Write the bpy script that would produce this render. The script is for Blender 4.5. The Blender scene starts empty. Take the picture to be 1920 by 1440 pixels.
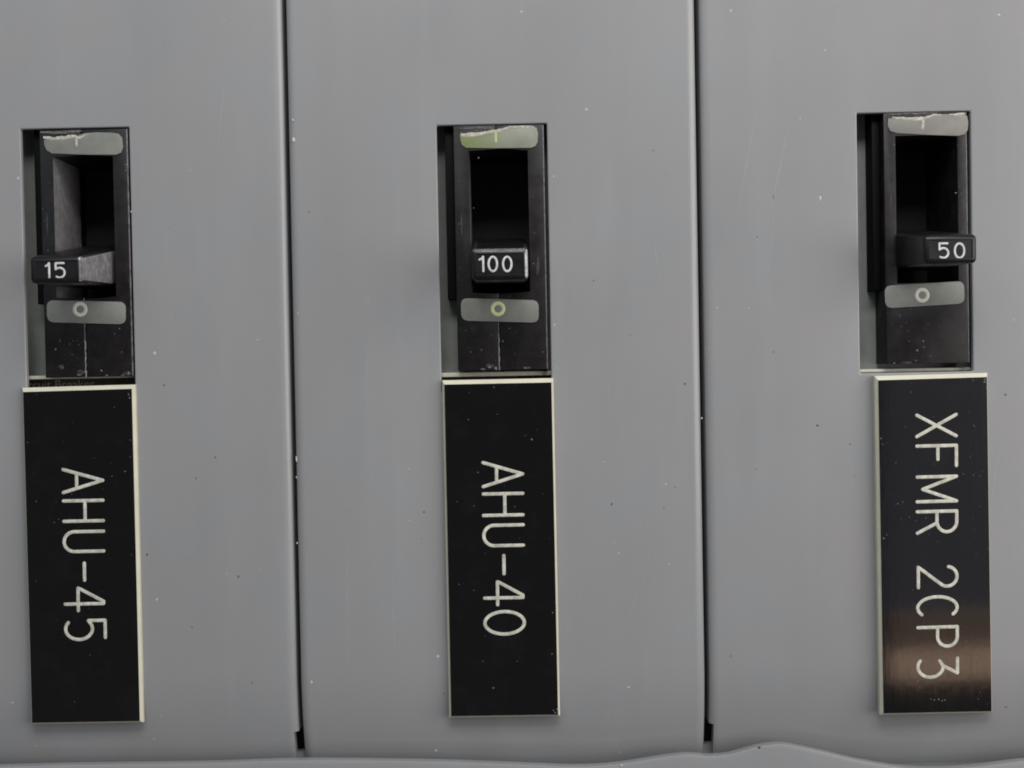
import bpy, bmesh, math, random
from mathutils import Vector, Matrix, noise

random.seed(11)
scene = bpy.context.scene
C = scene.collection

# ---------------------------------------------------------------- camera
MM = 0.001
DIST, PXMM = 320.0, 0.148            # mm to the panel; mm per photo pixel there
PITCH, ROLL = math.radians(1.0), math.radians(1.08)
cam_d = bpy.data.cameras.new('camera')
cam = bpy.data.objects.new('camera', cam_d)
C.objects.link(cam)
cam_d.sensor_width = 36.0
cam_d.lens = 36.0 * DIST / (1920 * PXMM)
cam_d.clip_start, cam_d.clip_end = 0.01, 50.0
cam.location = (0, -DIST * math.cos(PITCH) * MM, DIST * math.sin(PITCH) * MM)
CAM_ROT = Matrix.Rotation(math.pi / 2 - PITCH, 3, 'X') @ Matrix.Rotation(-ROLL, 3, 'Z')
cam.rotation_euler = CAM_ROT.to_euler()
scene.camera = cam

# ---------------------------------------------------------------- world and lamps
world = bpy.data.worlds.new('World')
scene.world = world
world.use_nodes = True
bg = world.node_tree.nodes['Background']
bg.inputs[0].default_value = (0.95, 0.97, 1.0, 1)
bg.inputs[1].default_value = 0.14


def area(name, loc, target, sx, sy, power, col):
    l = bpy.data.lights.new(name, 'AREA')
    l.shape = 'RECTANGLE'
    l.size, l.size_y = sx, sy
    l.energy, l.color = power, col
    o = bpy.data.objects.new(name, l)
    C.objects.link(o)
    o.location = loc
    o.rotation_euler = (Vector(target) - Vector(loc)).to_track_quat('-Z', 'Y').to_euler()
    return o


area('key_lamp', (0.84, -0.58, 0.19), (0, 0, 0.02), 0.80, 0.80, 7.2, (1.0, 0.97, 0.93))
area('ceiling_lamp', (0.08, -0.46, 0.47), (0.05, 0, 0.03), 0.50, 0.18, 3.1, (1.0, 0.99, 0.965))
area('fill_lamp', (-0.95, -1.10, 0.75), (0, 0, 0.05), 1.1, 1.1, 2.6, (0.66, 0.86, 1.0))  # added cool fill from the left, no known window
# a warm lit cabinet front and the dim wall above it, across the room
area('warm_lamp', (1.055, -1.50, -0.497), (1.055, 0, -0.497), 0.64, 0.054, 0.36, (1.0, 0.67, 0.47))
area('warm_lamp', (1.055, -1.50, -0.438), (1.055, 0, -0.438), 0.64, 0.060, 0.09, (1.0, 0.66, 0.46))
area('dim_lamp', (1.055, -1.52, -0.10), (1.055, 0, -0.10), 0.64, 0.64, 0.42, (0.88, 0.84, 1.0))

scene.view_settings.view_transform = 'Standard'
scene.view_settings.look = 'None'
scene.view_settings.exposure = 0.08
scene.view_settings.gamma = 1.0
scene.cycles.use_denoising = True
scene.cycles.max_bounces = 8
scene.cycles.filter_width = 1.9

# ---------------------------------------------------------------- measuring helper
# a point of the photo and a height above the cover plane (mm) -> x, z in mm there
CP = Vector(cam.location) / MM


def Q(px, py, d=0.0):
    v = CAM_ROT @ Vector(((px - 960) * PXMM, (720 - py) * PXMM, -DIST))
    t = (-d - CP.y) / v.y
    p = CP + v * t
    return (p.x, p.z)


# ---------------------------------------------------------------- materials
def nodes(name):
    m = bpy.data.materials.new(name)
    m.use_nodes = True
    nt = m.node_tree
    return m, nt, nt.nodes['Principled BSDF']


def N(nt, kind, **kw):
    n = nt.nodes.new(kind)
    for k, v in kw.items():
        if k.startswith('i_'):
            n.inputs[k[2:].replace('_', ' ')].default_value = v
        else:
            setattr(n, k, v)
    return n


def ramp(nt, src, p0, p1, c0=(0, 0, 0, 1), c1=(1, 1, 1, 1)):
    r = nt.nodes.new('ShaderNodeValToRGB')
    r.color_ramp.elements[0].position, r.color_ramp.elements[1].position = p0, p1
    r.color_ramp.elements[0].color, r.color_ramp.elements[1].color = c0, c1
    nt.links.new(src, r.inputs[0])
    return r.outputs[0]


def mix(nt, fac, a, b):
    n = nt.nodes.new('ShaderNodeMix')
    n.data_type = 'RGBA'
    for sock, val in ((n.inputs[0], fac), (n.inputs[6], a), (n.inputs[7], b)):
        if hasattr(val, 'is_linked'):
            nt.links.new(val, sock)
        elif isinstance(val, (int, float)):
            sock.default_value = val
        else:
            sock.default_value = tuple(val) + (1,)
    return n.outputs[2]


def coords(nt, scale=(1, 1, 1)):
    g = nt.nodes.new('ShaderNodeNewGeometry')
    mp = nt.nodes.new('ShaderNodeMapping')
    mp.inputs['Scale'].default_value = scale
    nt.links.new(g.outputs['Position'], mp.inputs[0])
    return mp.outputs[0]


def noise_tex(nt, vec, scale, detail=3, rough=0.55):
    n = nt.nodes.new('ShaderNodeTexNoise')
    n.inputs['Scale'].default_value = scale
    n.inputs['Detail'].default_value = detail
    n.inputs['Roughness'].default_value = rough
    nt.links.new(vec, n.inputs[0])
    return n.outputs[0]


def bump(nt, bsdf, src, strength, dist):
    b = nt.nodes.new('ShaderNodeBump')
    b.inputs['Strength'].default_value = strength
    b.inputs['Distance'].default_value = dist
    nt.links.new(src, b.inputs['Height'])
    nt.links.new(b.outputs[0], bsdf.inputs['Normal'])


def paint_mat(name, col, rough=0.25):
    m, nt, b = nodes(name)
    v = coords(nt)
    big = noise_tex(nt, v, 14, 4)
    streak = noise_tex(nt, coords(nt, (1, 1, 0.10)), 120, 3)
    c = mix(nt, ramp(nt, big, 0.3, 0.7), [x * 0.955 for x in col], [x * 1.03 for x in col])
    c = mix(nt, ramp(nt, streak, 0.52, 0.80, (0, 0, 0, 1), (0.16, 0.16, 0.16, 1)), c, [x * 1.35 for x in col])
    smear = noise_tex(nt, coords(nt, (1, 1, 0.22)), 55, 3)
    c = mix(nt, ramp(nt, smear, 0.5, 0.8, (0, 0, 0, 1), (0.30, 0.30, 0.30, 1)), c, [x * 0.80 for x in col])
    hue = noise_tex(nt, v, 38, 2)
    c = mix(nt, ramp(nt, hue, 0.35, 0.65), c, mix(nt, 0.5, c, [col[0] * 1.07, col[1] * 0.99, col[2] * 0.97]))
    speck = noise_tex(nt, v, 900, 1)
    c = mix(nt, ramp(nt, speck, 0.76, 0.80, (0, 0, 0, 1), (0.35, 0.35, 0.35, 1)), c, [x * 0.55 for x in col])
    nt.links.new(c, b.inputs['Base Color'])
    r = ramp(nt, noise_tex(nt, v, 30, 5), 0.25, 0.8, (rough - 0.02,) * 3 + (1,), (rough + 0.03,) * 3 + (1,))
    nt.links.new(r, b.inputs['Roughness'])
    b.inputs['Specular IOR Level'].default_value = 0.45
    h = nt.nodes.new('ShaderNodeMath')
    h.operation = 'ADD'
    nt.links.new(noise_tex(nt, v, 1400, 2), h.inputs[0])
    w = nt.nodes.new('ShaderNodeMath')
    w.operation = 'MULTIPLY'
    w.inputs[1].default_value = 5.0
    nt.links.new(noise_tex(nt, v, 22, 2), w.inputs[0])
    nt.links.new(w.outputs[0], h.inputs[1])
    bump(nt, b, h.outputs[0], 0.22, 0.0001)
    return m


def black_mat(name, base, rough, dust=0.5, wear=0.12, scale=1.0):
    """moulded black plastic: dust specks, faint handling marks"""
    m, nt, b = nodes(name)
    v = coords(nt)
    c = mix(nt, ramp(nt, noise_tex(nt, v, 160 * scale, 5, 0.7), 0.45, 0.8, (0, 0, 0, 1), (wear,) * 3 + (1,)),
            base, (0.11, 0.105, 0.11))
    sp = noise_tex(nt, v, 1500 * scale, 2, 0.4)
    c = mix(nt, ramp(nt, sp, 0.72, 0.77, (0, 0, 0, 1), (dust,) * 3 + (1,)), c, (0.26, 0.25, 0.24))
    nt.links.new(c, b.inputs['Base Color'])
    r = ramp(nt, noise_tex(nt, v, 240 * scale, 4), 0.3, 0.75, (rough - 0.08,) * 3 + (1,), (rough + 0.12,) * 3 + (1,))
    nt.links.new(r, b.inputs['Roughness'])
    b.inputs['Specular IOR Level'].default_value = 0.36
    bump(nt, b, noise_tex(nt, v, 900, 3), 0.15, 0.00012)
    return m


def scuffed_lit_mat(name):
    m, nt, b = nodes(name)
    v = coords(nt, (1.0, 1.0, 0.22))
    sc = noise_tex(nt, v, 1400, 3, 0.6)
    bl = noise_tex(nt, coords(nt, (1, 0.4, 1)), 420, 6, 0.75)
    c = mix(nt, ramp(nt, bl, 0.35, 0.7), (0.11, 0.105, 0.115), (0.21, 0.205, 0.215))
    c = mix(nt, ramp(nt, sc, 0.56, 0.66, (0, 0, 0, 1), (0.6, 0.6, 0.6, 1)), c, (0.45, 0.44, 0.45))
    nt.links.new(c, b.inputs['Base Color'])
    b.inputs['Roughness'].default_value = 0.38
    bump(nt, b, sc, 0.35, 0.0001)
    return m


def plain_mat(name, col, rough=0.5, var=0.08, scale=300, spec=0.4):
    m, nt, b = nodes(name)
    v = coords(nt)
    c = mix(nt, ramp(nt, noise_tex(nt, v, scale, 4, 0.6), 0.3, 0.7), [x * (1 - var) for x in col],
            [min(1, x * (1 + var)) for x in col])
    nt.links.new(c, b.inputs['Base Color'])
    b.inputs['Roughness'].default_value = rough
    b.inputs['Specular IOR Level'].default_value = spec
    return m


def nameplate_mat(name):
    """glossy engraving laminate: hairline scratches along its length, dust and small chips"""
    m, nt, b = nodes(name)
    v = coords(nt)
    hair = noise_tex(nt, coords(nt, (1, 1, 0.03)), 2600, 2)
    sp = noise_tex(nt, v, 1300, 2, 0.4)
    base = mix(nt, ramp(nt, noise_tex(nt, v, 120, 5, 0.7), 0.5, 0.85, (0, 0, 0, 1), (0.10,) * 3 + (1,)),
               (0.0022, 0.002, 0.0024), (0.045, 0.044, 0.048))
    c = mix(nt, ramp(nt, sp, 0.745, 0.78, (0, 0, 0, 1), (0.35,) * 3 + (1,)), base, (0.3, 0.29, 0.27))
    nt.links.new(c, b.inputs['Base Color'])
    nt.links.new(ramp(nt, hair, 0.35, 0.75, (0.055,) * 3 + (1,), (0.085,) * 3 + (1,)), b.inputs['Roughness'])
    h = nt.nodes.new('ShaderNodeMath')
    h.operation = 'MULTIPLY_ADD'
    h.inputs[1].default_value = 5.0
    nt.links.new(noise_tex(nt, v, 70, 3), h.inputs[0])
    nt.links.new(hair, h.inputs[2])
    bump(nt, b, h.outputs[0], 0.07, 0.00005)
    b.inputs['Specular IOR Level'].default_value = 0.5
    return m


def sticker_mat(name, col, tint=None, axis_x=None):
    m, nt, b = nodes(name)
    v = coords(nt)
    c = mix(nt, ramp(nt, noise_tex(nt, v, 220, 4), 0.3, 0.7), [x * 0.88 for x in col], [x * 1.08 for x in col])
    if tint:
        g = nt.nodes.new('ShaderNodeNewGeometry')
        s = nt.nodes.new('ShaderNodeSeparateXYZ')
        nt.links.new(g.outputs['Position'], s.inputs[0])
        mr = nt.nodes.new('ShaderNodeMapRange')
        mr.inputs[1].default_value, mr.inputs[2].default_value = axis_x[0] * MM, axis_x[1] * MM
        mr.inputs[3].default_value, mr.inputs[4].default_value = 0.75, 0.0
        nt.links.new(s.outputs[0], mr.inputs[0])
        c = mix(nt, mr.outputs[0], c, tint)
    nt.links.new(c, b.inputs['Base Color'])
    b.inputs['Roughness'].default_value = 0.5
    b.inputs['Specular IOR Level'].default_value = 0.22
    return m


M_PAINT = paint_mat('grey_paint', (0.254, 0.259, 0.268))
M_TRIM = paint_mat('trim_paint', (0.25, 0.257, 0.268))
M_BODY = plain_mat('body_grey', (0.235, 0.25, 0.235), 0.45)
M_BODYD = plain_mat('body_label_brown', (0.055, 0.047, 0.038), 0.35)
M_LEDGE = plain_mat('ledge_grey', (0.58, 0.56, 0.47), 0.4)
M_HOUSE = black_mat('housing_black', (0.0052, 0.0036, 0.0044), 0.42, 0.28, 0.10)
M_SIDE = plain_mat('side_black', (0.0025, 0.0022, 0.0025), 0.6, 0.1, 300, 0.12)
M_PIT = plain_mat('pit_black', (0.003, 0.003, 0.003), 0.7)
M_HANDLE = black_mat('handle_black', (0.0055, 0.005, 0.006), 0.34, 0.15, 0.06)
M_SCUFF_LIT = scuffed_lit_mat('scuffed_lit_black')
M_PRINT = plain_mat('white_print', (0.55, 0.54, 0.54), 0.6, 0.25, 900)
M_CREAM = plain_mat('cream_core', (0.60, 0.575, 0.46), 0.5, 0.06, 200)
M_ENGR = plain_mat('engraved_cream', (0.50, 0.485, 0.42), 0.65, 0.30, 700)
M_PLATE = nameplate_mat('nameplate_black')
M_STICK = sticker_mat('sticker_grey', (0.205, 0.21, 0.192))
M_RING = plain_mat('mark_pale', (0.66, 0.63, 0.57), 0.6)
M_RINGG = plain_mat('mark_lime', (0.60, 0.68, 0.36), 0.6)
M_FRAY = plain_mat('torn_paper', (0.40, 0.375, 0.33), 0.8, 0.40, 1500)
M_RESIDUE = plain_mat('glue_grey', (0.10, 0.095, 0.09), 0.8, 0.6, 1400)
M_CHIP = plain_mat('chip_white', (0.47, 0.46, 0.43), 0.7)
M_NICK = plain_mat('nick_grey', (0.14, 0.136, 0.13), 0.8)
M_SMEAR = plain_mat('dust_smear', (0.035, 0.033, 0.032), 0.8, 0.5, 900)
M_DIRT = plain_mat('dirt_dark', (0.06, 0.058, 0.055), 0.7)
M_INNER = plain_mat('interior_black', (0.006, 0.006, 0.006), 0.8)
M_RAIL = plain_mat('rail_grey', (0.17, 0.17, 0.17), 0.35)
M_FAINT = plain_mat('faint_print', (0.36, 0.35, 0.31), 0.6)
M_WORN_LIT = plain_mat('worn_lit_edge', (0.12, 0.115, 0.12), 0.45, 0.6, 700)  # edge wear, also the colour of painted highlights
M_RUB_LIT = plain_mat('rubbed_lit_edge', (0.42, 0.41, 0.42), 0.5, 0.5, 900)  # rubbed toggle edge, also the painted lit lip of the middle slot


# ---------------------------------------------------------------- object helpers
ROOTLOC = {}


def thing(name, label, cat, loc_mm, group=None):
    o = bpy.data.objects.new(name, None)
    o.empty_display_size = 0.01
    C.objects.link(o)
    o.location = Vector(loc_mm) * MM
    tag(o, label, cat, group)
    ROOTLOC[o.name] = o.location.copy()
    return o


def tag(o, label, cat, group=None):
    o['label'], o['category'] = label, cat
    if group:
        o['group'] = group


def obj(name, bm, mat, parent=None, smooth=True, kind=None, label=None, angle=35):
    """link a bmesh (built in world mm as x, d, z) as one mesh object"""
    base = ROOTLOC[parent.name] if parent else Vector((0, 0, 0))
    for v in bm.verts:
        v.co = Vector((v.co.x, -v.co.y, v.co.z)) * MM - base
    bmesh.ops.recalc_face_normals(bm, faces=bm.faces)
    me = bpy.data.meshes.new(name)
    bm.to_mesh(me)
    bm.free()
    for m in (mat if isinstance(mat, (list, tuple)) else [mat]):
        me.materials.append(m)
    if smooth:
        me.polygons.foreach_set('use_smooth', [True] * len(me.polygons))
        me.set_sharp_from_angle(angle=math.radians(angle))
    o = bpy.data.objects.new(name, me)
    C.objects.link(o)
    if parent:
        o.parent = parent
        ROOTLOC[o.name] = base
    else:
        ROOTLOC[o.name] = Vector((0, 0, 0))
    if kind:
        o['kind'] = kind
    if label:
        o['label'] = label
    return o


def prism(bm, pts, d0, d1, bev=0.0, seg=2, front_only=True, mi=0, skip=()):
    """extrude the outline pts [(x, z)...] from d0 up to d1 (toward the viewer)"""
    n = len(pts)
    lo = [bm.verts.new((x, d0, z)) for x, z in pts]
    hi = [bm.verts.new((x, d1, z)) for x, z in pts]
    fs = [bm.faces.new(hi), bm.faces.new(lo[::-1])]
    for i in range(n):
        fs.append(bm.faces.new((lo[i], lo[(i + 1) % n], hi[(i + 1) % n], hi[i])))
    for f in fs:
        f.material_index = mi
    if bev:
        es = []
        for i in range(n):
            e = bm.edges.get((hi[i], hi[(i + 1) % n]))
            if e and i not in skip:
                es.append(e)
        bmesh.ops.bevel(bm, geom=es, offset=bev, segments=seg, profile=0.5, affect='EDGES')
    return bm


def hull(bm, lo, dl, hi, dh, bev=0.0, seg=2):
    """frustum between two outlines of as many points"""
    n = len(lo)
    a = [bm.verts.new((x, dl, z)) for x, z in lo]
    b = [bm.verts.new((x, dh, z)) for x, z in hi]
    bm.faces.new(b)
    bm.faces.new(a[::-1])
    for i in range(n):
        bm.faces.new((a[i], a[(i + 1) % n], b[(i + 1) % n], b[i]))
    if bev:
        es = [bm.edges.get((b[i], b[(i + 1) % n])) for i in range(n)]
        es += [bm.edges.get((a[i], b[i])) for i in range(n)]
        bmesh.ops.bevel(bm, geom=es, offset=bev, segments=seg, profile=0.5, affect='EDGES')
    return bm


def rounded(c, r, n=5):
    """round the corners of a convex outline"""
    out = []
    k = len(c)
    for i in range(k):
        p, a, b = Vector(c[i]), Vector(c[i - 1]), Vector(c[(i + 1) % k])
        p0, p1 = p + (a - p).normalized() * r, p + (b - p).normalized() * r
        for j in range(n + 1):
            t = j / n
            q = p0 * (1 - t) ** 2 + p * 2 * t * (1 - t) * 0.9 + p1 * t ** 2 + (p0 + p1) * 0.5 * 2 * t * (1 - t) * 0.1
            out.append((q.x, q.y))
    return out


def quadpx(d, *pp):
    return [Q(px, py, d) for px, py in pp]


# ---------------------------------------------------------------- stroke lettering
def arc(cx, cy, rx, ry, a0, a1, n=14):
    return [(cx + rx * math.cos(math.radians(a0 + (a1 - a0) * i / n)),
             cy + ry * math.sin(math.radians(a0 + (a1 - a0) * i / n))) for i in range(n + 1)]


G = {  # width, strokes; u runs along the line of writing, v up
    'A': (0.56, [[(0, 0), (0.28, 1), (0.56, 0)], [(0.105, 0.34), (0.455, 0.34)]]),
    'H': (0.46, [[(0, 0), (0, 1)], [(0.46, 0), (0.46, 1)], [(0, 0.54), (0.46, 0.54)]]),
    'U': (0.46, [[(0, 1), (0, 0.26)] + arc(0.23, 0.26, 0.23, 0.26, 180, 360) + [(0.46, 1)]]),
    '-': (0.40, [[(0, 0.5), (0.40, 0.5)]]),
    '4': (0.60, [[(0.42, 0), (0.42, 0.97), (0.36, 0.97), (0.03, 0.40), (0, 0.33), (0.60, 0.33)]]),
    '5': (0.52, [[(0.48, 1), (0.04, 1), (0.04, 0.58)] + arc(0.25, 0.34, 0.27, 0.34, 128, -128, 20)]),
    '0': (0.60, [arc(0.30, 0.5, 0.30, 0.5, 90, 450, 28)]),
    'X': (0.50, [[(0, 0), (0.50, 1)], [(0, 1), (0.50, 0)]]),
    'F': (0.46, [[(0, 0), (0, 1), (0.46, 1)], [(0, 0.53), (0.31, 0.53)]]),
    'M': (0.58, [[(0, 0), (0, 1), (0.29, 0.14), (0.58, 1), (0.58, 0)]]),
    'R': (0.50, [[(0, 0), (0, 1), (0.24, 1)] + arc(0.24, 0.75, 0.24, 0.25, 90, -90) + [(0, 0.5)],
                 [(0.27, 0.5), (0.50, 0)]]),
    'P': (0.48, [[(0, 0), (0, 1), (0.24, 1)] + arc(0.24, 0.75, 0.24, 0.25, 90, -90) + [(0, 0.5)]]),
    '2': (0.50, [arc(0.24, 0.75, 0.24, 0.25, 172, -28, 16) + [(0.30, 0.42), (0.10, 0.16), (0.0, 0.02), (0.50, 0.02)]]),
    'C': (0.54, [arc(0.29, 0.5, 0.29, 0.5, 52, 308, 22)]),
    '3': (0.52, [[(0.04, 1), (0.42, 1), (0.23, 0.64)] + arc(0.24, 0.32, 0.27, 0.32, 84, -125, 18),
                 [(0.10, 0.55), (0.24, 0.64)]]),
    '1': (0.26, [[(0.0, 0.80), (0.12, 0.86), (0.20, 1), (0.20, 0)]]),
}


def stroke_mesh(name, strokes, r, flat, mat, parent, place):
    """round-ended strokes as slim flattened tubes; strokes in local (a, b) mm, place(a, b, h) -> (x, d, z)"""
    cu = bpy.data.curves.new('stroke', 'CURVE')
    cu.dimensions = '3D'
    cu.bevel_depth, cu.bevel_resolution, cu.use_fill_caps = r, 2, True
    split = []
    for st in strokes:                                # sharp corners are separate cuts
        run = [st[0]]
        for i in range(1, len(st)):
            run.append(st[i])
            if i < len(st) - 1:
                u, w_ = Vector(st[i]) - Vector(st[i - 1]), Vector(st[i + 1]) - Vector(st[i])
                if u.length > 1e-6 and w_.length > 1e-6 and u.angle(w_) > math.radians(55):
                    split.append(run)
                    run = [st[i]]
        split.append(run)
    for st in split:
        p = [Vector((a, b, 0)) for a, b in st]
        closed = (p[0] - p[-1]).length < 1e-4
        pts, rad = list(p), [1.0] * len(p)
        if not closed:
            t0, t1 = (p[0] - p[1]).normalized(), (p[-1] - p[-2]).normalized()
            pts = [p[0] + t0 * r * 0.9, p[0] + t0 * r * 0.6] + pts + [p[-1] + t1 * r * 0.6, p[-1] + t1 * r * 0.9]
            rad = [0.4, 0.78] + rad + [0.78, 0.4]
        else:
            pts, rad = pts[:-1], rad[:-1]
        sp = cu.splines.new('POLY')
        sp.points.add(len(pts) - 1)
        for i, q in enumerate(pts):
            sp.points[i].co = (q.x, q.y, 0, 1)
            sp.points[i].radius = rad[i]
        sp.use_cyclic_u = closed
    tmp = bpy.data.objects.new('stroke', cu)
    me = bpy.data.meshes.new_from_object(tmp)
    bpy.data.objects.remove(tmp)
    bpy.data.curves.remove(cu)
    bm = bmesh.new()
    bm.from_mesh(me)
    bpy.data.meshes.remove(me)
    for v in bm.verts:
        v.co = place(v.co.x, v.co.y, v.co.z * flat)
    return obj(name, bm, mat, parent)


# ---------------------------------------------------------------- the enclosure behind everything
def box(bm, x0, x1, d0, d1, z0, z1):
    return prism(bm, [(x0, z0), (x1, z0), (x1, z1), (x0, z1)], d0, d1)


bm = bmesh.new()
box(bm, -300, 300, -62, -60, -220, 260)
o = obj('enclosure_back', bm, M_INNER, None, False, 'structure')

GAP_A = [(525.5, 0, 533.5), (557, 1340, 565.5)]      # left edge, y, right edge of the dark seam
GAP_B = [(1304.5, 0, 1313), (1321.5, 1340, 1330.5)]


def gapx(g, side):
    a, b = g
    i = 0 if side == 'l' else 2
    xa, xb = Q(a[i], a[1])[0], Q(b[i], b[1])[0]
    return (xa + xb) / 2


R, RD = 2.7, 1.55             # width and depth of the soft fold at each side
Z_NOTCH = Q(558, 1377)[1]
Z_TOP, Z_BOT = 165.0, Q(900, 1475)[1]


Z_ROLL = Q(900, 1250)[1]


def roll(z):
    t = max(0.0, Z_ROLL - z)
    return 0.0062 * t * t


def cover(xl, xr, hole, notch_l, notch_r, label):
    """folded sheet-metal cover with a rectangular window; xl/xr outer faces, hole in px"""
    bm = bmesh.new()
    (hx0, hz0), (hx1, hz1) = hole
    hz0, hz1 = min(hz0, hz1), max(hz0, hz1)
    NOTCH = 1.25

    def arcpts(side, limit):
        out = []
        for i in range(9):
            a = math.pi / 2 * i / 8
            dx, d = R * math.sin(a), -RD * (1 - math.cos(a))
            if dx > R - limit:
                dx = R - limit
                d = -RD * (1 - math.sqrt(max(0, 1 - dx * dx / (R * R))))
                out.append((dx, d))
                break
            out.append((dx, d))
        if limit == 0:
            out.append((R, -22.0))
        else:
            out.append((out[-1][0], out[-1][1] - 3.0))
        return out

    xs = [xl + R, hx0, hx1, xr - R]
    zs = sorted({Z_BOT, Z_NOTCH, hz0, hz1, Z_TOP})
    cache = {}

    def vert(x, d, z):
        k = (round(x, 4), round(d, 4), round(z, 4))
        if k not in cache:
            cache[k] = bm.verts.new((x, d, z))
        return cache[k]

    for a in range(3):
        for b in range(len(zs) - 1):
            if a == 1 and abs(zs[b] - hz0) < 1e-6:
                continue
            bm.faces.new((vert(xs[a], 0, zs[b]), vert(xs[a + 1], 0, zs[b]), vert(xs[a + 1], 0, zs[b + 1]), vert(xs[a], 0, zs[b + 1])))
    for side, x0, sgn, notch in (('l', xl + R, -1, notch_l), ('r', xr - R, 1, notch_r)):
        for b in range(len(zs) - 1):
            ap = arcpts(side, NOTCH if (zs[b + 1] <= Z_NOTCH + 1e-6 and notch) else 0)
            for (dx0, d0), (dx1, d1) in zip(ap[:-1], ap[1:]):
                bm.faces.new((vert(x0 + sgn * dx0, d0, zs[b]), vert(x0 + sgn * dx1, d1, zs[b]),
                              vert(x0 + sgn * dx1, d1, zs[b + 1]), vert(x0 + sgn * dx0, d0, zs[b + 1])))
    # walls of the window, with a worn rounded lip
    ring = [vert(hx0, 0, hz0), vert(hx1, 0, hz0), vert(hx1, 0, hz1), vert(hx0, 0, hz1)]
    low = [bm.verts.new((v.co.x, -1.6, v.co.z)) for v in ring]
    for i in range(4):
        bm.faces.new((ring[i], ring[(i + 1) % 4], low[(i + 1) % 4], low[i]))
    es = [bm.edges.get((ring[i], ring[(i + 1) % 4])) for i in range(4)] + [bm.edges.get((ring[i], low[i])) for i in range(4)]
    bmesh.ops.bevel(bm, geom=es, offset=0.48, segments=3, profile=0.5, affect='EDGES')
    # the foot of the cover rolls inward, shaped to darken it above the trim
    for k in range(11):
        zc = Z_ROLL - (Z_ROLL - Z_BOT) * k / 11
        bmesh.ops.bisect_plane(bm, geom=bm.verts[:] + bm.edges[:] + bm.faces[:], plane_co=(0, 0, zc), plane_no=(0, 0, 1))
    for v in bm.verts:
        v.co.y -= roll(v.co.z)
    o = obj('breaker_cover', bm, M_PAINT, None, True, None, None, 30)
    tag(o, label, 'cover panel', 'sheet metal breaker covers side by side')
    return o


def hole(l, r_, t, b):
    return ((Q(*l)[0], Q(*t)[1]), (Q(*r_)[0], Q(*b)[1]))


HOLES = {
    'l': hole((43.5, 473), (247, 473), (140, 240), (150, 745)),
    'c': hole((823, 474), (1029.5, 470), (925, 233), (930, 735)),
    'r': hole((1610, 450), (1822.5, 450), (1715, 210), (1715, 698)),
}
xa0, xa1 = gapx(GAP_A, 'l'), gapx(GAP_A, 'r')
xb0, xb1 = gapx(GAP_B, 'l'), gapx(GAP_B, 'r')
cov_l = cover(xa0 - 114.6, xa0, HOLES['l'], False, True, 'grey painted sheet metal cover at left, around the breaker reading 15')
cov_c = cover(xa1, xb0, HOLES['c'], False, False, 'grey painted sheet metal cover in the middle, around the breaker reading 100')
cov_r = cover(xb1, xb1 + 114.6, HOLES['r'], True, False, 'grey painted sheet metal cover at right, around the breaker reading 50')


# paint chips and specks of dirt stuck on each cover
def sunk(x, z):
    return -roll(z)


def flecks(name, lst, mat, parent, d0=0.0, lift=None):
    bm = bmesh.new()
    for f in lst:
        px, py, w = f[0], f[1], f[2]
        h = f[3] if len(f) > 3 else w
        x, z = Q(px, py, d0)
        d = d0 + (lift(x, z) if lift else 0.0)
        n = 8
        a0 = random.random() * 6
        ring, ring2 = [], []
        for i in range(n):
            a = a0 + 2 * math.pi * i / n
            k = random.uniform(0.6, 1.15)
            ring.append(bm.verts.new((x + math.cos(a) * w * PXMM * 0.40 * k, d - 0.01, z + math.sin(a) * h * PXMM * 0.40 * k)))
            ring2.append(bm.verts.new((x + math.cos(a) * w * PXMM * 0.27 * k, d + 0.05, z + math.sin(a) * h * PXMM * 0.27 * k)))
        for i in range(n):
            j = (i + 1) % n
            bm.faces.new((ring[i], ring[j], ring2[j], ring2[i]))
        bm.faces.new(ring2)
    return obj(name, bm, mat, parent, True, 'stuff')


flecks('paint_chips', [(290, 662, 8, 9), (483, 637, 4.5), (294, 1124, 6, 9), (356, 319, 3), (424, 1075, 3), (488, 1068, 3),
                       (300, 1345, 3), (284, 1390, 4), (22, 1318, 5), (266, 860, 3), (60, 1405, 3), (420, 40, 3), (34, 334, 7, 6), (246, 397, 4, 6)], M_CHIP, cov_l, 0, sunk)
flecks('dirt_specks', [(404, 858, 5), (367, 897, 5), (307, 722, 5), (447, 1081, 6), (360, 1176, 4), (473, 1280, 4),
                       (276, 1040, 6), (330, 590, 3), (120, 150, 3)], M_DIRT, cov_l, 0, sunk)
flecks('paint_chips', [(549, 225, 5, 6), (551, 262, 8, 13), (559, 587, 4), (556, 860, 5, 15), (584, 1279, 6, 10),
                       (767, 879, 4), (768, 976, 4.5), (821, 1231, 8, 9), (816, 1415, 5, 8), (1100, 205, 6), (978, 22, 6, 4),
                       (1038, 331, 4), (1040, 609, 6), (1132, 866, 3.5), (1248, 908, 5), (1152, 1017, 3.5), (1160, 1037, 4.5),
                       (1254, 1058, 3.5), (1179, 1289, 6), (1166, 1420, 4), (1200, 985, 3), (1045, 690, 3), (690, 560, 3)], M_CHIP, cov_c, 0, sunk)
flecks('dirt_specks', [(1147, 945, 6, 7), (1266, 913, 4), (1245, 952, 4), (1284, 720, 5, 7), (1113, 526, 4), (1225, 282, 4),
                       (579, 398, 4), (795, 960, 4, 6), (655, 960, 3), (832, 1301, 4), (1182, 628, 3), (790, 1010, 3)], M_DIRT, cov_c, 0, sunk)
flecks('paint_chips', [(1370, 20, 5), (1547, 94, 5), (1538, 371, 6, 13), (1404, 577, 5), (1345, 577, 4), (1873, 28, 7, 5),
                       (1500, 222, 3.5, 6), (1900, 600, 3)], M_CHIP, cov_r, 0, sunk)
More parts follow.
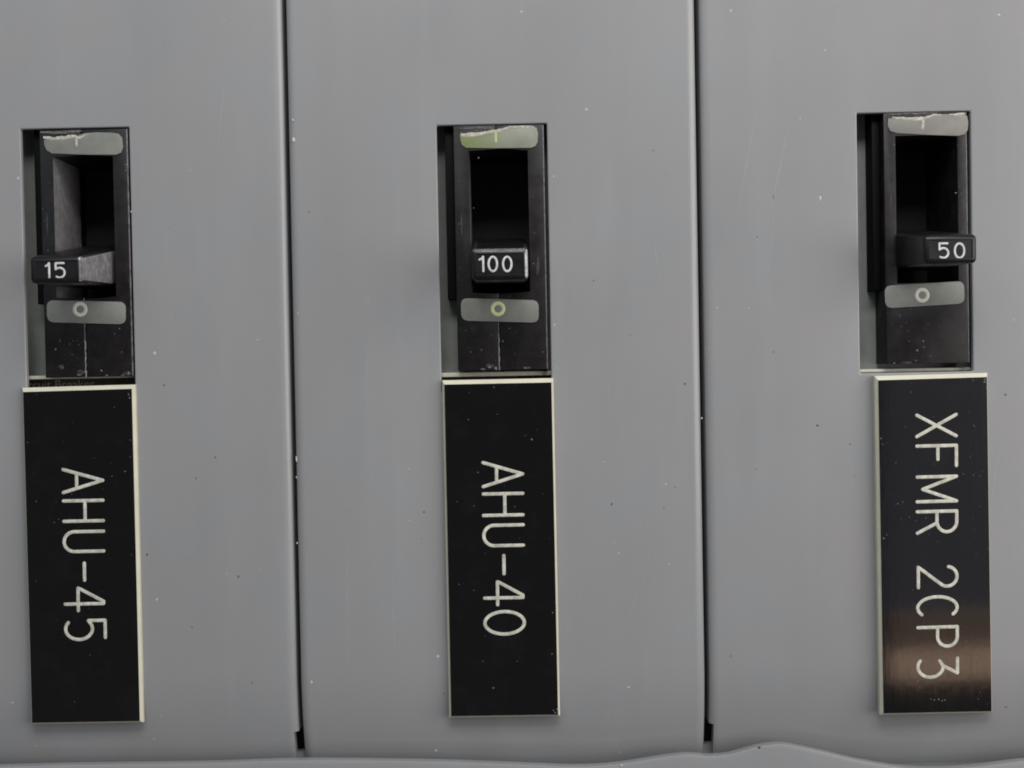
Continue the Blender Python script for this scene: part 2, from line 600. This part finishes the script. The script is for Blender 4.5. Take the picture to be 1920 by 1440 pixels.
flecks('dirt_specks', [(1450, 660, 4), (1533, 798, 8, 5), (1594, 833, 5), (1420, 444, 4), (1785, 740 - 60, 0.1), (1885, 740, 6),
                       (1602, 892, 3), (1890, 1328, 9, 4), (1418, 880, 3), (1370, 1230, 4)], M_DIRT, cov_r, 0, sunk)
def scratches(lst, parent):
    bm = bmesh.new()
    for (ax, ay), (bx, by), w in lst:
        p0, p1 = Vector(Q(ax, ay)), Vector(Q(bx, by))
        n = (p1 - p0).orthogonal().normalized() * w * PXMM * 0.5
        m = max(6, int((p1 - p0).length / 1.2))
        prev = None
        bow = random.uniform(-0.6, 0.6)
        for i in range(m + 1):
            t = i / m
            q = p0.lerp(p1, t) + n.normalized() * (bow * math.sin(math.pi * t))
            k = math.sin(math.pi * t) * random.uniform(0.35, 1.0)
            d = 0.012 - roll(q.y)
            cur = [bm.verts.new((q.x + n.x * k, d, q.y + n.y * k)), bm.verts.new((q.x - n.x * k, d, q.y - n.y * k))]
            if prev:
                bm.faces.new((prev[0], cur[0], cur[1], prev[1]))
            prev = cur
    return obj('scratches', bm, M_SCRATCH, parent, False, 'stuff')


M_SCRATCH = plain_mat('scratch_grey', (0.270, 0.274, 0.280), 0.38, 0.06, 400)
scratches([((1425, 175), (1380, 420), 2.2), ((1482, 215), (1432, 450), 2.5), ((1450, 330), (1440, 520), 1.6), ((1880, 820), (1850, 1010), 1.8),
           ((1560, 980), (1530, 1150), 1.5)], cov_r)
scratches([((1245, 1010), (1150, 1225), 2.2), ((1138, 690), (1136, 775), 2.0), ((652, 980), (655, 1300), 3.0), ((735, 1040), (742, 1290), 3.0),
           ((690, 640), (688, 800), 2.4), ((1225, 380), (1240, 560), 1.6)], cov_c)
scratches([((330, 880), (372, 1010), 1.8), ((420, 130), (405, 300), 2.0), ((470, 1110), (455, 1270), 1.8)], cov_l)
# chips on the folded edges beside the seams sit lower
flecks('edge_chips', [(556, 895, 4, 6), (557, 1018, 5)], M_CHIP, cov_c, -0.6)
flecks('edge_chips', [(1316, 784, 5)], M_CHIP, cov_r, -0.8)


# ---------------------------------------------------------------- rail behind the covers, trim below
bm = bmesh.new()
x0, zr = Q(940, 1403, -6.2)
prism(bm, [(-160, zr), (-160, zr - 30), (170, zr - 30), (170, zr)], -9.0, -6.2, 0.7, 2)
o = obj('mounting_rail', bm, M_RAIL, None)
tag(o, 'dark grey metal rail seen at the bottom of both seams', 'rail')

WAVE = [(-300, 1441), (-120, 1440), (0, 1438), (120, 1435), (260, 1433), (400, 1431), (480, 1428), (550, 1426), (650, 1426), (800, 1428),
        (900, 1431), (1000, 1435), (1060, 1437.5), (1110, 1437), (1160, 1433), (1200, 1427), (1250, 1419), (1290, 1415),
        (1325, 1417.5), (1360, 1416), (1390, 1409), (1420, 1400.5), (1445, 1396.5), (1467, 1395.5), (1500, 1401),
        (1550, 1412), (1600, 1424), (1640, 1431.5), (1690, 1439), (1750, 1442), (1830, 1438), (1920, 1427), (2050, 1420), (2220, 1430)]


def spline(pts, x):
    for i in range(len(pts) - 1):
        if pts[i][0] <= x <= pts[i + 1][0]:
            p0, p1, p2, p3 = pts[max(0, i - 1)], pts[i], pts[i + 1], pts[min(len(pts) - 1, i + 2)]
            t = (x - p1[0]) / (p2[0] - p1[0])
            m1 = (p2[1] - p0[1]) / (p2[0] - p0[0]) * (p2[0] - p1[0])
            m2 = (p3[1] - p1[1]) / (p3[0] - p1[0]) * (p2[0] - p1[0])
            return ((2 * t ** 3 - 3 * t * t + 1) * p1[1] + (t ** 3 - 2 * t * t + t) * m1
                    + (-2 * t ** 3 + 3 * t * t) * p2[1] + (t ** 3 - t * t) * m2)
    return pts[-1][1]


bm = bmesh.new()
prev = None
NX = 300
for i in range(NX + 1):
    px = -300 + 2520 * i / NX
    py = spline(WAVE, px)
    dtop = 3.0
    x, z = Q(px, py, dtop)
    row = [(x, 0.35, z - 0.10), (x, dtop - 0.35, z), (x, dtop - 0.1, z - 0.05), (x, dtop, z - 0.22), (x, dtop + 0.1, z - 1.2), (x, dtop + 0.5, z - 5),
           (x, dtop + 0.6, -150), (x, -3, -150)]
    cur = [bm.verts.new(p) for p in row]
    if prev:
        for k in range(len(row) - 1):
            bm.faces.new((prev[k], cur[k], cur[k + 1], prev[k + 1]))
    prev = cur
trim = obj('bottom_trim', bm, M_TRIM, None)
tag(trim, 'wavy edged pale grey sheet metal trim along the bottom of the covers', 'trim strip')
flecks('dirt_specks', [(1424, 1402, 8, 6)], M_DIRT, trim, 3.1)
flecks('paint_chips', [(1165, 1435, 10, 7)], M_CHIP, trim, 3.15)


# ---------------------------------------------------------------- circuit breakers
M_SEAM_LIT = plain_mat('mould_seam_lit', (0.22, 0.21, 0.21), 0.5, 0.4, 700)
M_LINER = plain_mat('slot_wall_scuffed_lit', (0.17, 0.162, 0.17), 0.4, 0.25, 420)


def lit_slot_lip(bm, sx, mi=2):
    """left lip of the slot, coloured pale in place of the lit wall"""
    bm.normal_update()
    bmesh.ops.recalc_face_normals(bm, faces=bm.faces)
    for f in bm.faces:
        if 0.2 < f.normal.x < 0.97 and f.normal.y > 0.1 and abs(f.calc_center_median().x - sx) < 0.5:
            f.material_index = mi


def lit_right_edge(bm, xr):
    """bevel highlight of the outer right edge, put in as grey colour"""
    bm.normal_update()
    bmesh.ops.recalc_face_normals(bm, faces=bm.faces)
    for f in bm.faces:
        if 0.2 < f.normal.x < 0.97 and f.normal.y > 0.1 and f.calc_center_median().x > xr - 0.6:
            f.material_index = 1


def breaker(label, hole, P):
    (hx0, hz0), (hx1, hz1) = hole
    E = P['esc']                                     # TL, TR, BR, BL of the raised front, px at d=0.2
    DF = 0.2
    tl, tr, br, bl = [Q(*p, DF) for p in E]
    xl, xr = (tl[0] + bl[0]) / 2, (tr[0] + br[0]) / 2
    zt, zb = (tl[1] + tr[1]) / 2, (bl[1] + br[1]) / 2
    root = thing('circuit_breaker', label, 'circuit breaker', ((xl + xr) / 2, 45, zb), 'circuit breakers behind the covers')
    FL = -9.0
    # grey body behind the window, its lower ledge and its dark lower strip
    LD = -3.2
    zl0, zl1 = Q(P['cx'], P['ledge'][1], LD)[1], Q(P['cx'], P['ledge'][0], LD)[1]
    bm = bmesh.new()
    ya, yb = zl0 - 3, hz0 + 9
    box(bm, hx0 - 9, xl + 0.6, -45, FL, ya, yb)
    box(bm, xr - 0.6, hx1 + 9, -45, FL, ya, yb)
    box(bm, xl + 0.62, xr - 0.62, -45, FL - 0.05, ya, zb + 0.6)
    box(bm, xl + 0.62, xr - 0.62, -45, FL - 0.05, zt - 0.6, yb)
    obj('body', bm, M_BODY, root, False)
    bm = bmesh.new()
    prism(bm, [(hx0 - 8, zl0), (hx1 + 8, zl0), (hx1 + 8, zl1), (hx0 - 8, zl1)], FL - 0.5, LD, 0.3, 2)
    obj('ledge', bm, M_LEDGE, root)
    bm = bmesh.new()
    prism(bm, [(hx0 - 8, zl0 - 14), (hx1 + 8, zl0 - 14), (hx1 + 8, zl0 - 0.02), (hx0 - 8, zl0 - 0.02)], FL - 0.6, FL + 0.35)
    strip = obj('rating_strip', bm, P['strip'], root, False)
    # dark block beside the raised front
    bx0 = Q(*P['block'][0], -3.0)[0]
    bz0 = Q(*P['block'][1], -3.0)[1]
    bm = bmesh.new()
    prism(bm, [(bx0, bz0), (xl - 0.05, bz0), (xl - 0.05, zt + 3), (bx0, zt + 3)], FL - 1, -3.0, 0.3, 2)
    obj('side_block', bm, M_SIDE, root)
    # raised front, moulded in two halves round the handle slot
    S = P['slot']
    s = [Q(*p, DF) for p in S]
    sx0, sx1 = (s[0][0] + s[3][0]) / 2, (s[1][0] + s[2][0]) / 2
    sz1, sz0 = (s[0][1] + s[1][1]) / 2, (s[2][1] + s[3][1]) / 2
    DEEP = -24.0
    if P['seam']:
        xm = Q(*P['seam'], DF)[0]
        bm = bmesh.new()
        prism(bm, [(xl, zb), (xm, zb), (xm, sz0), (sx0, sz0), (sx0, sz1), (xm, sz1), (xm, zt), (xl, zt)], DEEP, DF, 0.22, 2)
        lit_slot_lip(bm, sx0)
        obj('housing_half', bm, [M_HOUSE, M_WORN_LIT, P.get('lip', M_WORN_LIT)], root)
        bm = bmesh.new()
        xq = xm + 0.10
        prism(bm, [(xr, zb), (xr, zt), (xq, zt), (xq, sz1), (sx1, sz1), (sx1, sz0), (xq, sz0), (xq, zb)], DEEP, DF - 0.12, 0.30, 2)
        lit_right_edge(bm, xr)
        obj('housing_half', bm, [M_HOUSE, M_WORN_LIT], root)
        # thin ridge along the joint, the chamfer's lit line put in as pale colour
        bm = bmesh.new()
        zs_ = [zb + (sz0 - zb) * i / 30 for i in range(31)]
        prev = None
        for i, zz in enumerate(zs_):
            wv = 0.04 * math.sin(i * 1.7) + random.uniform(-0.03, 0.03)
            hw = (0.20 if i < 15 else 0.10) * P.get('flash', 1.0) * random.uniform(0.7, 1.15)
            cur = [bm.verts.new((xm - 0.20 + wv - hw, DF - 0.03, zz)), bm.verts.new((xm - 0.20 + wv, DF + 0.14, zz)), bm.verts.new((xm - 0.20 + wv + hw, DF - 0.12, zz))]
            if prev:
                bm.faces.new((prev[0], cur[0], cur[1], prev[1]))
                bm.faces.new((prev[1], cur[1], cur[2], prev[2]))
            prev = cur
        obj('mould_line', bm, M_SEAM_LIT, root)
    else:
        bm = bmesh.new()
        o4 = [(xl, zb), (xr, zb), (xr, zt), (xl, zt)]
        i4 = [(sx0, sz0), (sx1, sz0), (sx1, sz1), (sx0, sz1)]
        vo = [bm.verts.new((x, DF, z)) for x, z in o4]
        vi = [bm.verts.new((x, DF, z)) for x, z in i4]
        wo = [bm.verts.new((x, DEEP, z)) for x, z in o4]
        wi = [bm.verts.new((x, DEEP, z)) for x, z in i4]
        for i in range(4):
            j = (i + 1) % 4
            bm.faces.new((vo[i], vo[j], vi[j], vi[i]))
            bm.faces.new((vo[j], vo[i], wo[i], wo[j]))
            bm.faces.new((vi[i], vi[j], wi[j], wi[i]))
            bm.faces.new((wi[i], wi[j], wo[j], wo[i]))
        es = [bm.edges.get((v[i], v[(i + 1) % 4])) for v in (vo, vi) for i in range(4)]
        bmesh.ops.bevel(bm, geom=es, offset=0.30, segments=2, profile=0.5, affect='EDGES')
        lit_right_edge(bm, xr)
        obj('housing', bm, [M_HOUSE, M_WORN_LIT], root)
    bm = bmesh.new()
    box(bm, sx0 - 0.5, sx1 + 0.5, DEEP - 1, DEEP - 0.02, sz0 - 0.5, sz1 + 0.5)
    obj('slot_floor', bm, M_PIT, root, False)
    # scuffed left wall of the slot, paler by light put into its colour
    bm = bmesh.new()
    grid = []
    for i in range(13):
        zz = sz0 + 0.05 + (sz1 - sz0 - 0.1) * i / 12
        grid.append([bm.verts.new((sx0 + 0.06, DF - 0.12 - (20 + random.uniform(-0.4, 0.4)) * j / 4, zz)) for j in range(5)])
    for g0, g1 in zip(grid[:-1], grid[1:]):
        for j in range(4):
            bm.faces.new((g0[j], g1[j], g1[j + 1], g0[j + 1]))
    obj('slot_wall', bm, M_LINER, root)
    # toggle handle: a tapered lever leaning down to the off end
    H = P['handle']                                   # px of the tip rectangle x0, y0, x1, y1 and its height
    DT = H['d']
    tip = [Q(H['x0'], H['y1'], DT), Q(H['x1'], H['y1'], DT), Q(H['x1'], H['y0'], DT), Q(H['x0'], H['y0'], DT)]
    tx0, tx1 = (tip[0][0] + tip[3][0]) / 2, (tip[1][0] + tip[2][0]) / 2
    tz0, tz1 = (tip[0][1] + tip[1][1]) / 2, (tip[2][1] + tip[3][1]) / 2
    tipr = [(tx0, tz0), (tx1, tz0), (tx1, tz1), (tx0, tz1)]
    up = H.get('lift', 3.0)
    DB = -18.0
    k = 1.9
    t_up = H.get('top', 1.2)
    base = [(tx0 - 0.1, tz0 + up * k - 4.6), (tx1 + 0.1, tz0 + up * k - 4.6), (tx1 + 0.1, tz1 + up * k + t_up), (tx0 - 0.1, tz1 + up * k + t_up)]
    bm = bmesh.new()
    hull(bm, base, DB, tipr, DT, 1.2, 4)
    # shallow panel pressed into the tip
    bm.normal_update()
    ff = max((f for f in bm.faces), key=lambda f: f.calc_center_median().y)
    if ff.normal.y < 0:
        ff.normal_flip()
    bmesh.ops.recalc_face_normals(bm, faces=bm.faces)
    r = bmesh.ops.inset_region(bm, faces=[ff], thickness=0.12, depth=0.0)
    r = bmesh.ops.inset_region(bm, faces=[ff], thickness=0.16, depth=-0.22)
    for f in bm.faces:
        f.material_index = 0
        f.normal_update()
        c = f.calc_center_median()
        if f.normal.x > 0.9:
            f.material_index = 1  # right side paler: scuffs plus the light it catches, put into the colour
        elif 0.3 < f.normal.x and c.y > DT - 3 and c.x > tx1 - 0.75 and f.normal.y > 0.1 and abs(f.normal.z) < 0.5:
            f.material_index = H.get('edge', (2, 3))[0 if f.normal.x > 0.5 else 1]
        elif 0.3 < f.normal.z < 0.93 and c.y > DT - 3 and c.z > tz1 - 0.9 and f.normal.y > 0.2 and H.get('lit_top'):
            f.material_index = 3  # top bevel highlight put into the colour, along with wear
    hd = obj('handle', bm, [M_HANDLE, M_SCUFF_LIT, M_RUB_LIT, M_WORN_LIT], root)
    # rating digits on the tip
    strokes = []
    hgt = H['ty1'] - H['ty0']
    for ch, p0, p1 in H['digits']:
        w, ss = G[ch]
        a0, b0 = Q(p0 + 2.3, H['ty1'] - 2.3, DT - 0.2)
        a1, b1 = Q(p1 - 2.3, H['ty0'] + 2.3, DT - 0.2)
        for st in ss:
            strokes.append([(a0 + (a1 - a0) * u / w, b0 + (b1 - b0) * v) for u, v in st])
    stroke_mesh('rating_number', strokes, 0.27, 0.25, M_PRINT, hd, lambda a, b, h: (a, DT - 0.17 + h, b))
    # on and off markers
    def sticker(pp, mat, rnd, d0):
        q = [Q(*p, DF) for p in pp]
        b = bmesh.new()
        prism(b, q if rnd is None else rounded(q, rnd), d0, d0 + 0.28, 0.06, 2)
        return b
    of = obj('off_marker', sticker(P['off'][::-1], P['off_mat'], 1.75, DF - 0.02), P['off_mat'], root)
    cx, cy = P['ring']
    x, z = Q(cx, cy, DF + 0.3)
    stroke_mesh('circle_mark', [[(x + 1.55 * math.cos(t * math.pi / 16), z + 1.55 * math.sin(t * math.pi / 16)) for t in range(33)]],
                0.50, 0.2, P['ring_mat'], of, lambda a, b, h: (a, DF + 0.275 + h, b))
    on = obj('on_marker', sticker(P['on'][::-1], P['on_mat'], None, DF - 0.02), P['on_mat'], root)
    (x0, y0), (x1, y1) = P['bar']
    a, b_ = Q(x0, y0, DF + 0.3), Q(x1, y1, DF + 0.3)
    stroke_mesh('bar_mark', [[a, b_]], 0.36, 0.2, P['bar_mat'], on, lambda a, b, h: (a, DF + 0.275 + h, b))
    # torn upper rim of the marker: a low ragged ridge, and a grey residue of glue above it
    for kind_, sel, mat_ in (('torn_edge', P['ridge'], M_FRAY), ('glue_residue', P['residue'], M_RESIDUE)):
        bm = bmesh.new()
        for poly in sel:
            rows, wob = [], 0.0
            for i in range(len(poly) - 1):
                n = max(2, int(abs(poly[i + 1][0] - poly[i][0]) / 2.2))
                for j in range(n):
                    t = j / n
                    px, py, th = (poly[i][q] + (poly[i + 1][q] - poly[i][q]) * t for q in range(3))
                    wob = wob * 0.55 + random.uniform(-0.9, 0.9)
                    up_, dn_ = py - th * random.uniform(0.35, 0.6) + wob * 0.5, py + th * random.uniform(0.35, 0.6) + wob * 0.4
                    hgt = random.uniform(0.04, 0.11)
                    row = []
                    for q, dd in (((px, up_), DF + 0.20), ((px, (up_ + dn_) / 2), DF + 0.30 + hgt), ((px, dn_), DF + 0.27)):
                        w3 = Q(q[0], q[1], DF)
                        row.append(bm.verts.new((w3[0], dd if kind_ == 'torn_edge' else dd - 0.16, w3[1])))
                    rows.append(row)
            for r0, r1 in zip(rows[:-1], rows[1:]):
                for kk in range(2):
                    bm.faces.new((r0[kk], r1[kk], r1[kk + 1], r0[kk + 1]))
        obj(kind_, bm, mat_, on, True, None, None, 60)
    # grit lodged on the raised front
    flecks('grit', P['grit'], M_NICK, root, DF)
    flecks('dust_smears', P['smear'], M_SMEAR, root, DF - 0.02)
    return root, strip


px_l = dict(
    cx=150, esc=[(76, 244), (239, 241), (249, 706), (83, 708)], ledge=(703, 710), strip=M_BODYD,
    block=[(63.5, 300), (80, 570)], slot=[(99, 292), (214, 292), (219, 559), (103, 559)], seam=(161, 650),
    handle=dict(edge=(3, 2), x0=55, y0=480, x1=153, y1=531, d=21.6, lift=3.0, ty0=491, ty1=523, digits=[('1', 84, 96), ('5', 101, 123)]),
    off=[(88, 563), (236, 566), (236, 608), (89, 604)], off_mat=M_STICK, bar_mat=M_FRAY, ring=(150, 580), ring_mat=M_RING,
    on=[(83, 262), (95, 261), (110, 262), (125, 259), (140, 257), (151, 253), (160, 250), (180, 248.5), (210, 249), (222, 251), (229, 258),
        (231, 275), (228, 286), (219, 290.5), (160, 290), (98, 288), (88, 282), (83.5, 272)],
    on_mat=M_STICK, bar=((142.5, 262), (143.5, 273)),
    ridge=[[(82, 258, 5), (100, 260, 6), (120, 259, 7), (135, 256, 8), (151, 258, 5), (160, 254, 3), (172, 250, 1)]],
    residue=[[(76, 248, 3), (100, 249, 5), (130, 248, 6), (156, 246, 2)]],
    grit=[(104, 655, 5, 7), (190, 695, 6), (112, 640, 3), (131, 645, 3), (148, 646, 3), (236, 309, 4), (236, 320, 4), (224, 616, 4),
          (215, 626, 3), (160, 697, 10, 7), (148, 703, 14, 4), (241, 700, 7, 9), (230, 704, 9, 3), (200, 704, 8, 3), (228, 660, 3), (118, 690, 4)],
    smear=[(152, 698, 26, 14), (238, 700, 22, 9), (115, 688, 16, 14), (237, 320, 6, 40), (88, 420, 5, 60)])
px_c = dict(
    cx=935, esc=[(852, 236), (1020, 233), (1027, 693), (857, 695)], ledge=(697, 705.5), strip=plain_mat('strip_olive', (0.060, 0.058, 0.042), 0.35),
    block=[(834.5, 300), (855, 561)], slot=[(878, 281), (992, 280), (996, 549), (882, 550)], seam=(936.5, 640),
    handle=dict(lit_top=True, x0=884, y0=466, x1=990, y1=525, d=21.6, lift=3.0, ty0=479, ty1=511, digits=[('1', 897, 910), ('0', 914, 934), ('0', 941, 961)]),
    off=[(864, 559), (1010, 563), (1010, 605), (865, 601)], off_mat=M_STICK, bar_mat=plain_mat('bar_lime', (0.38, 0.43, 0.22), 0.6), ring=(933.5, 579), ring_mat=M_RINGG, lip=M_RUB_LIT,
    on=[(862, 252), (875, 252), (890, 250), (905, 249), (920, 246), (935, 243), (947, 239), (955, 236.5), (980, 235.5), (998, 236), (1006, 240),
        (1009, 250), (1008, 266), (1004, 274), (996, 277.5), (930, 278), (874, 277.5), (866, 272), (863, 262)],
    on_mat=sticker_mat('sticker_lime', (0.235, 0.245, 0.205), (0.19, 0.24, 0.07), (Q(872, 260)[0], Q(955, 260)[0])),
    bar=((929, 246), (929.5, 265)),
    ridge=[[(864, 252, 6), (875, 254, 9), (890, 252, 8), (905, 250, 6), (920, 247, 6), (935, 245, 6), (948, 241, 6), (958, 239, 2)],
          [(955, 238, 3), (975, 238, 4), (995, 238, 4), (1003, 242, 2)]],
    residue=[[(858, 242, 2), (890, 240, 4), (925, 241, 3)]],
    grit=[(845 + 15, 420, 3), (897, 296, 5, 4), (888, 390, 3), (943, 640, 4, 6), (903, 656, 4), (883, 660, 3), (918, 688, 9, 8), (905, 692, 14, 4), (984, 690, 8, 4),
          (1000, 494, 4), (873, 620, 3), (930, 690, 8, 10), (955, 616, 3), (1018, 660, 3)],
    smear=[(918, 686, 30, 15), (988, 690, 24, 8), (865, 420, 6, 70), (1008, 500, 8, 50)])
px_r = dict(
    cx=1720, esc=[(1662, 213), (1816, 208), (1815, 680), (1657, 683)], ledge=(690.5, 697), strip=plain_mat('strip_grey', (0.11, 0.11, 0.105), 0.4),
    block=[(1635, 300), (1645, 545)], slot=[(1681, 254), (1795, 254), (1797, 528), (1680, 532)], seam=None,
    handle=dict(edge=(0, 0), x0=1733, y0=440, x1=1833, y1=494, d=21.6, lift=3.0, top=0.0, ty0=454, ty1=486, digits=[('5', 1758, 1780), ('0', 1788, 1810)]),
    off=[(1658, 536), (1807, 527), (1808, 569), (1660, 578)], off_mat=M_STICK, bar_mat=M_FRAY, ring=(1729, 553.5), ring_mat=M_RING,
    on=[(1665, 222), (1680, 223), (1700, 224), (1718, 225), (1730, 222), (1740, 219), (1760, 217), (1785, 216), (1805, 214), (1813, 218),
        (1815, 230), (1814, 244), (1808, 252), (1796, 255), (1740, 253), (1682, 250), (1669, 246), (1664, 236)],
    on_mat=sticker_mat('sticker_warm', (0.225, 0.218, 0.20)), bar=((1731, 227), (1730, 241)),
    ridge=[[(1672, 221, 3), (1690, 222, 5), (1708, 223, 5), (1722, 223, 7), (1735, 221, 6), (1750, 216, 4), (1775, 216, 2), (1795, 215, 5), (1811, 213, 4)]],
    residue=[[(1665, 215, 2), (1690, 214, 4), (1720, 213, 4), (1760, 211, 2)]],
    grit=[(1813, 334, 4, 6), (1677, 271, 5, 3), (1720, 657, 6), (1731, 640, 5), (1732, 651, 4), (1702, 620, 3), (1718, 676, 5, 3), (1677, 681, 6, 3), (1690, 612, 3),
          (1792, 362, 6, 4), (1770, 600, 3), (1745, 668, 3)],
    smear=[(1700, 680, 34, 6), (1671, 380, 5, 70), (1808, 330, 6, 60)])

bl, strip_l = breaker('black circuit breaker with its toggle reading 15, above the AHU-45 nameplate', HOLES['l'], px_l)
bc, _ = breaker('black circuit breaker with its toggle reading 100, above the AHU-40 nameplate', HOLES['c'], px_c)
brk, _ = breaker('black circuit breaker with its toggle reading 50, above the XFMR 2CP3 nameplate', HOLES['r'], px_r)

# printed words on the strip of the left breaker, mostly behind its nameplate
fc = bpy.data.curves.new('print', 'FONT')
fc.body = 'Circuit Breaker'
fc.size = 3.55
tmp = bpy.data.objects.new('print', fc)
me = bpy.data.meshes.new_from_object(tmp)
bpy.data.objects.remove(tmp)
bm = bmesh.new()
bm.from_mesh(me)
bpy.data.meshes.remove(me)
x, z = Q(30, 730, -8.6)
for v in bm.verts:
    v.co = (x + v.co.x, -8.62, z + v.co.y)
ext = bmesh.ops.extrude_face_region(bm, geom=list(bm.faces))
for g in ext['geom']:
    if isinstance(g, bmesh.types.BMVert):
        g.co.y += 0.04
obj('printed_words', bm, M_FAINT, strip_l, False)


# ---------------------------------------------------------------- engraved nameplates
def nameplate(label, face, text, base0, base1, cap, tilt=0.0):
    DFc = 2.3
    tl, tr, br, bl_ = [Q(*p, DFc) for p in face]
    f4 = [bl_, br, tr, tl]
    root = thing('nameplate', label, 'nameplate', ((tl[0] + br[0]) / 2, 0, bl_[1]), 'engraved nameplates below the breakers')
    off = [(-0.66, -0.75), (0.60, -0.75), (0.60, 1.15), (-0.66, 1.15)]
    o4 = [(p[0] + o[0], p[1] + o[1]) for p, o in zip(f4, off)]
    bm = bmesh.new()
    lv = []
    for ring, d in ((o4, 0.03), (o4, 1.05), (f4, DFc - 0.18)):
        lv.append([bm.verts.new((x, d, z)) for x, z in ring])
    for a, b in zip(lv[:-1], lv[1:]):
        for i in range(4):
            j = (i + 1) % 4
            bm.faces.new((a[i], a[j], b[j], b[i]))
    bm.faces.new(lv[2])
    bm.faces.new(lv[0][::-1])
    xc = (tl[0] + br[0]) / 2
    lean = math.tan(math.radians(tilt))

    def raise_(b):
        for v in b.verts:
            if v.co.y > 0.5:
                v.co.y += (xc - v.co.x) * lean + abs(lean) * 4
    raise_(bm)
    obj('core', bm, M_CREAM, root, True, None, None, 20)
    bm = bmesh.new()
    prism(bm, f4, DFc - 0.175, DFc, 0.05, 1)
    raise_(bm)
    fl = obj('face_layer', bm, M_PLATE, root)
    strokes = []
    S0, S1 = text[0][1], text[-1][2]
    for ch, s0, s1 in text:
        w, ss = G[ch]
        s0, s1 = s0 + 3.4, s1 - 3.4
        for st in ss:
            pl = []
            for u, v in st:
                py = s0 + (s1 - s0) * u / w
                b = base0 + (base1 - base0) * (py - S0) / (S1 - S0) + 3.4
                # the line of writing follows the plate; caps run across it
                pxx = b + v * (cap - 6.8)
                pl.append(Q(pxx, py - v * 1.5, DFc))
            strokes.append(pl)
    stroke_mesh('engraved_letters', strokes, 0.45, 0.10, M_ENGR, fl, lambda a, b, h: (a, DFc + 0.005 + h + (xc - a) * lean + abs(lean) * 4, b))
    flecks('chips', [(px, py, s) for px, py, s in CHIPS.get(text[-1][0] + text[0][0], [])], M_NICK, fl, DFc, lambda x, z: (xc - x) * lean + abs(lean) * 4)
    return root


CHIPS = {
    '5A': [(241, 740, 4), (243, 746, 5), (244, 825, 2.5), (244, 857, 3), (210, 893, 3), (234, 884, 4), (68, 940, 3), (102, 980, 3), (246, 1040, 3), (52, 830, 2.5)],
    '0A': [(997, 824, 5), (896, 886, 3.5), (878, 787, 3), (926, 726, 4), (925, 1290, 5), (1036, 1149, 4), (1035, 1226, 4), (1041, 1336, 5), (1045, 1330, 5), (1038, 1332, 4),
           (857, 941, 2.5), (932, 777, 2.5), (965, 950, 2.5), (888, 1107, 2.5), (970, 1240, 2.5), (905, 1240, 2.5)],
    '3X': [(1848, 712, 5), (1847, 716, 6), (1851, 727, 3), (1707, 735, 3), (1650, 822, 4, ), (1653, 833, 3), (1825, 713, 3.5), (1807, 889, 3), (1826, 891, 3.5), (1682, 944, 4),
           (1692, 941, 3), (1655, 1009, 5), (1661, 1002, 3), (1678, 867, 3), (1735, 971, 3), (1704, 969, 3), (1760, 1311, 5), (1766, 1314, 4), (1751, 1312, 4), (1771, 1312, 4), (1745, 1310, 3)],
}
nameplate('black engraved nameplate reading AHU-45 with a broad cream right edge', [(43, 735), (247, 729), (262, 1352), (60, 1355.5)],
          [('A', 877, 927), ('H', 936, 981), ('U', 994, 1038), ('-', 1053, 1092), ('4', 1100, 1149), ('5', 1158, 1203)], 114.5, 120, 81)
nameplate('black engraved nameplate reading AHU-40 below the middle breaker', [(833, 721), (1034, 717), (1046.5, 1340), (846, 1343)],
          [('A', 864, 916), ('H', 923, 970), ('U', 982, 1027), ('-', 1039, 1080), ('4', 1088, 1138), ('0', 1144, 1193)], 902, 906, 81)
nameplate('glossy black engraved nameplate reading XFMR 2CP3 below the right breaker', [(1645, 713), (1852, 707), (1861, 1334.5), (1655, 1336)],
          [('X', 775, 822), ('F', 833, 878), ('M', 891, 944), ('R', 956, 1003), ('2', 1060, 1105), ('C', 1116, 1161), ('P', 1173, 1216), ('3', 1229, 1274)], 1714.5, 1717, 82, 2.5)
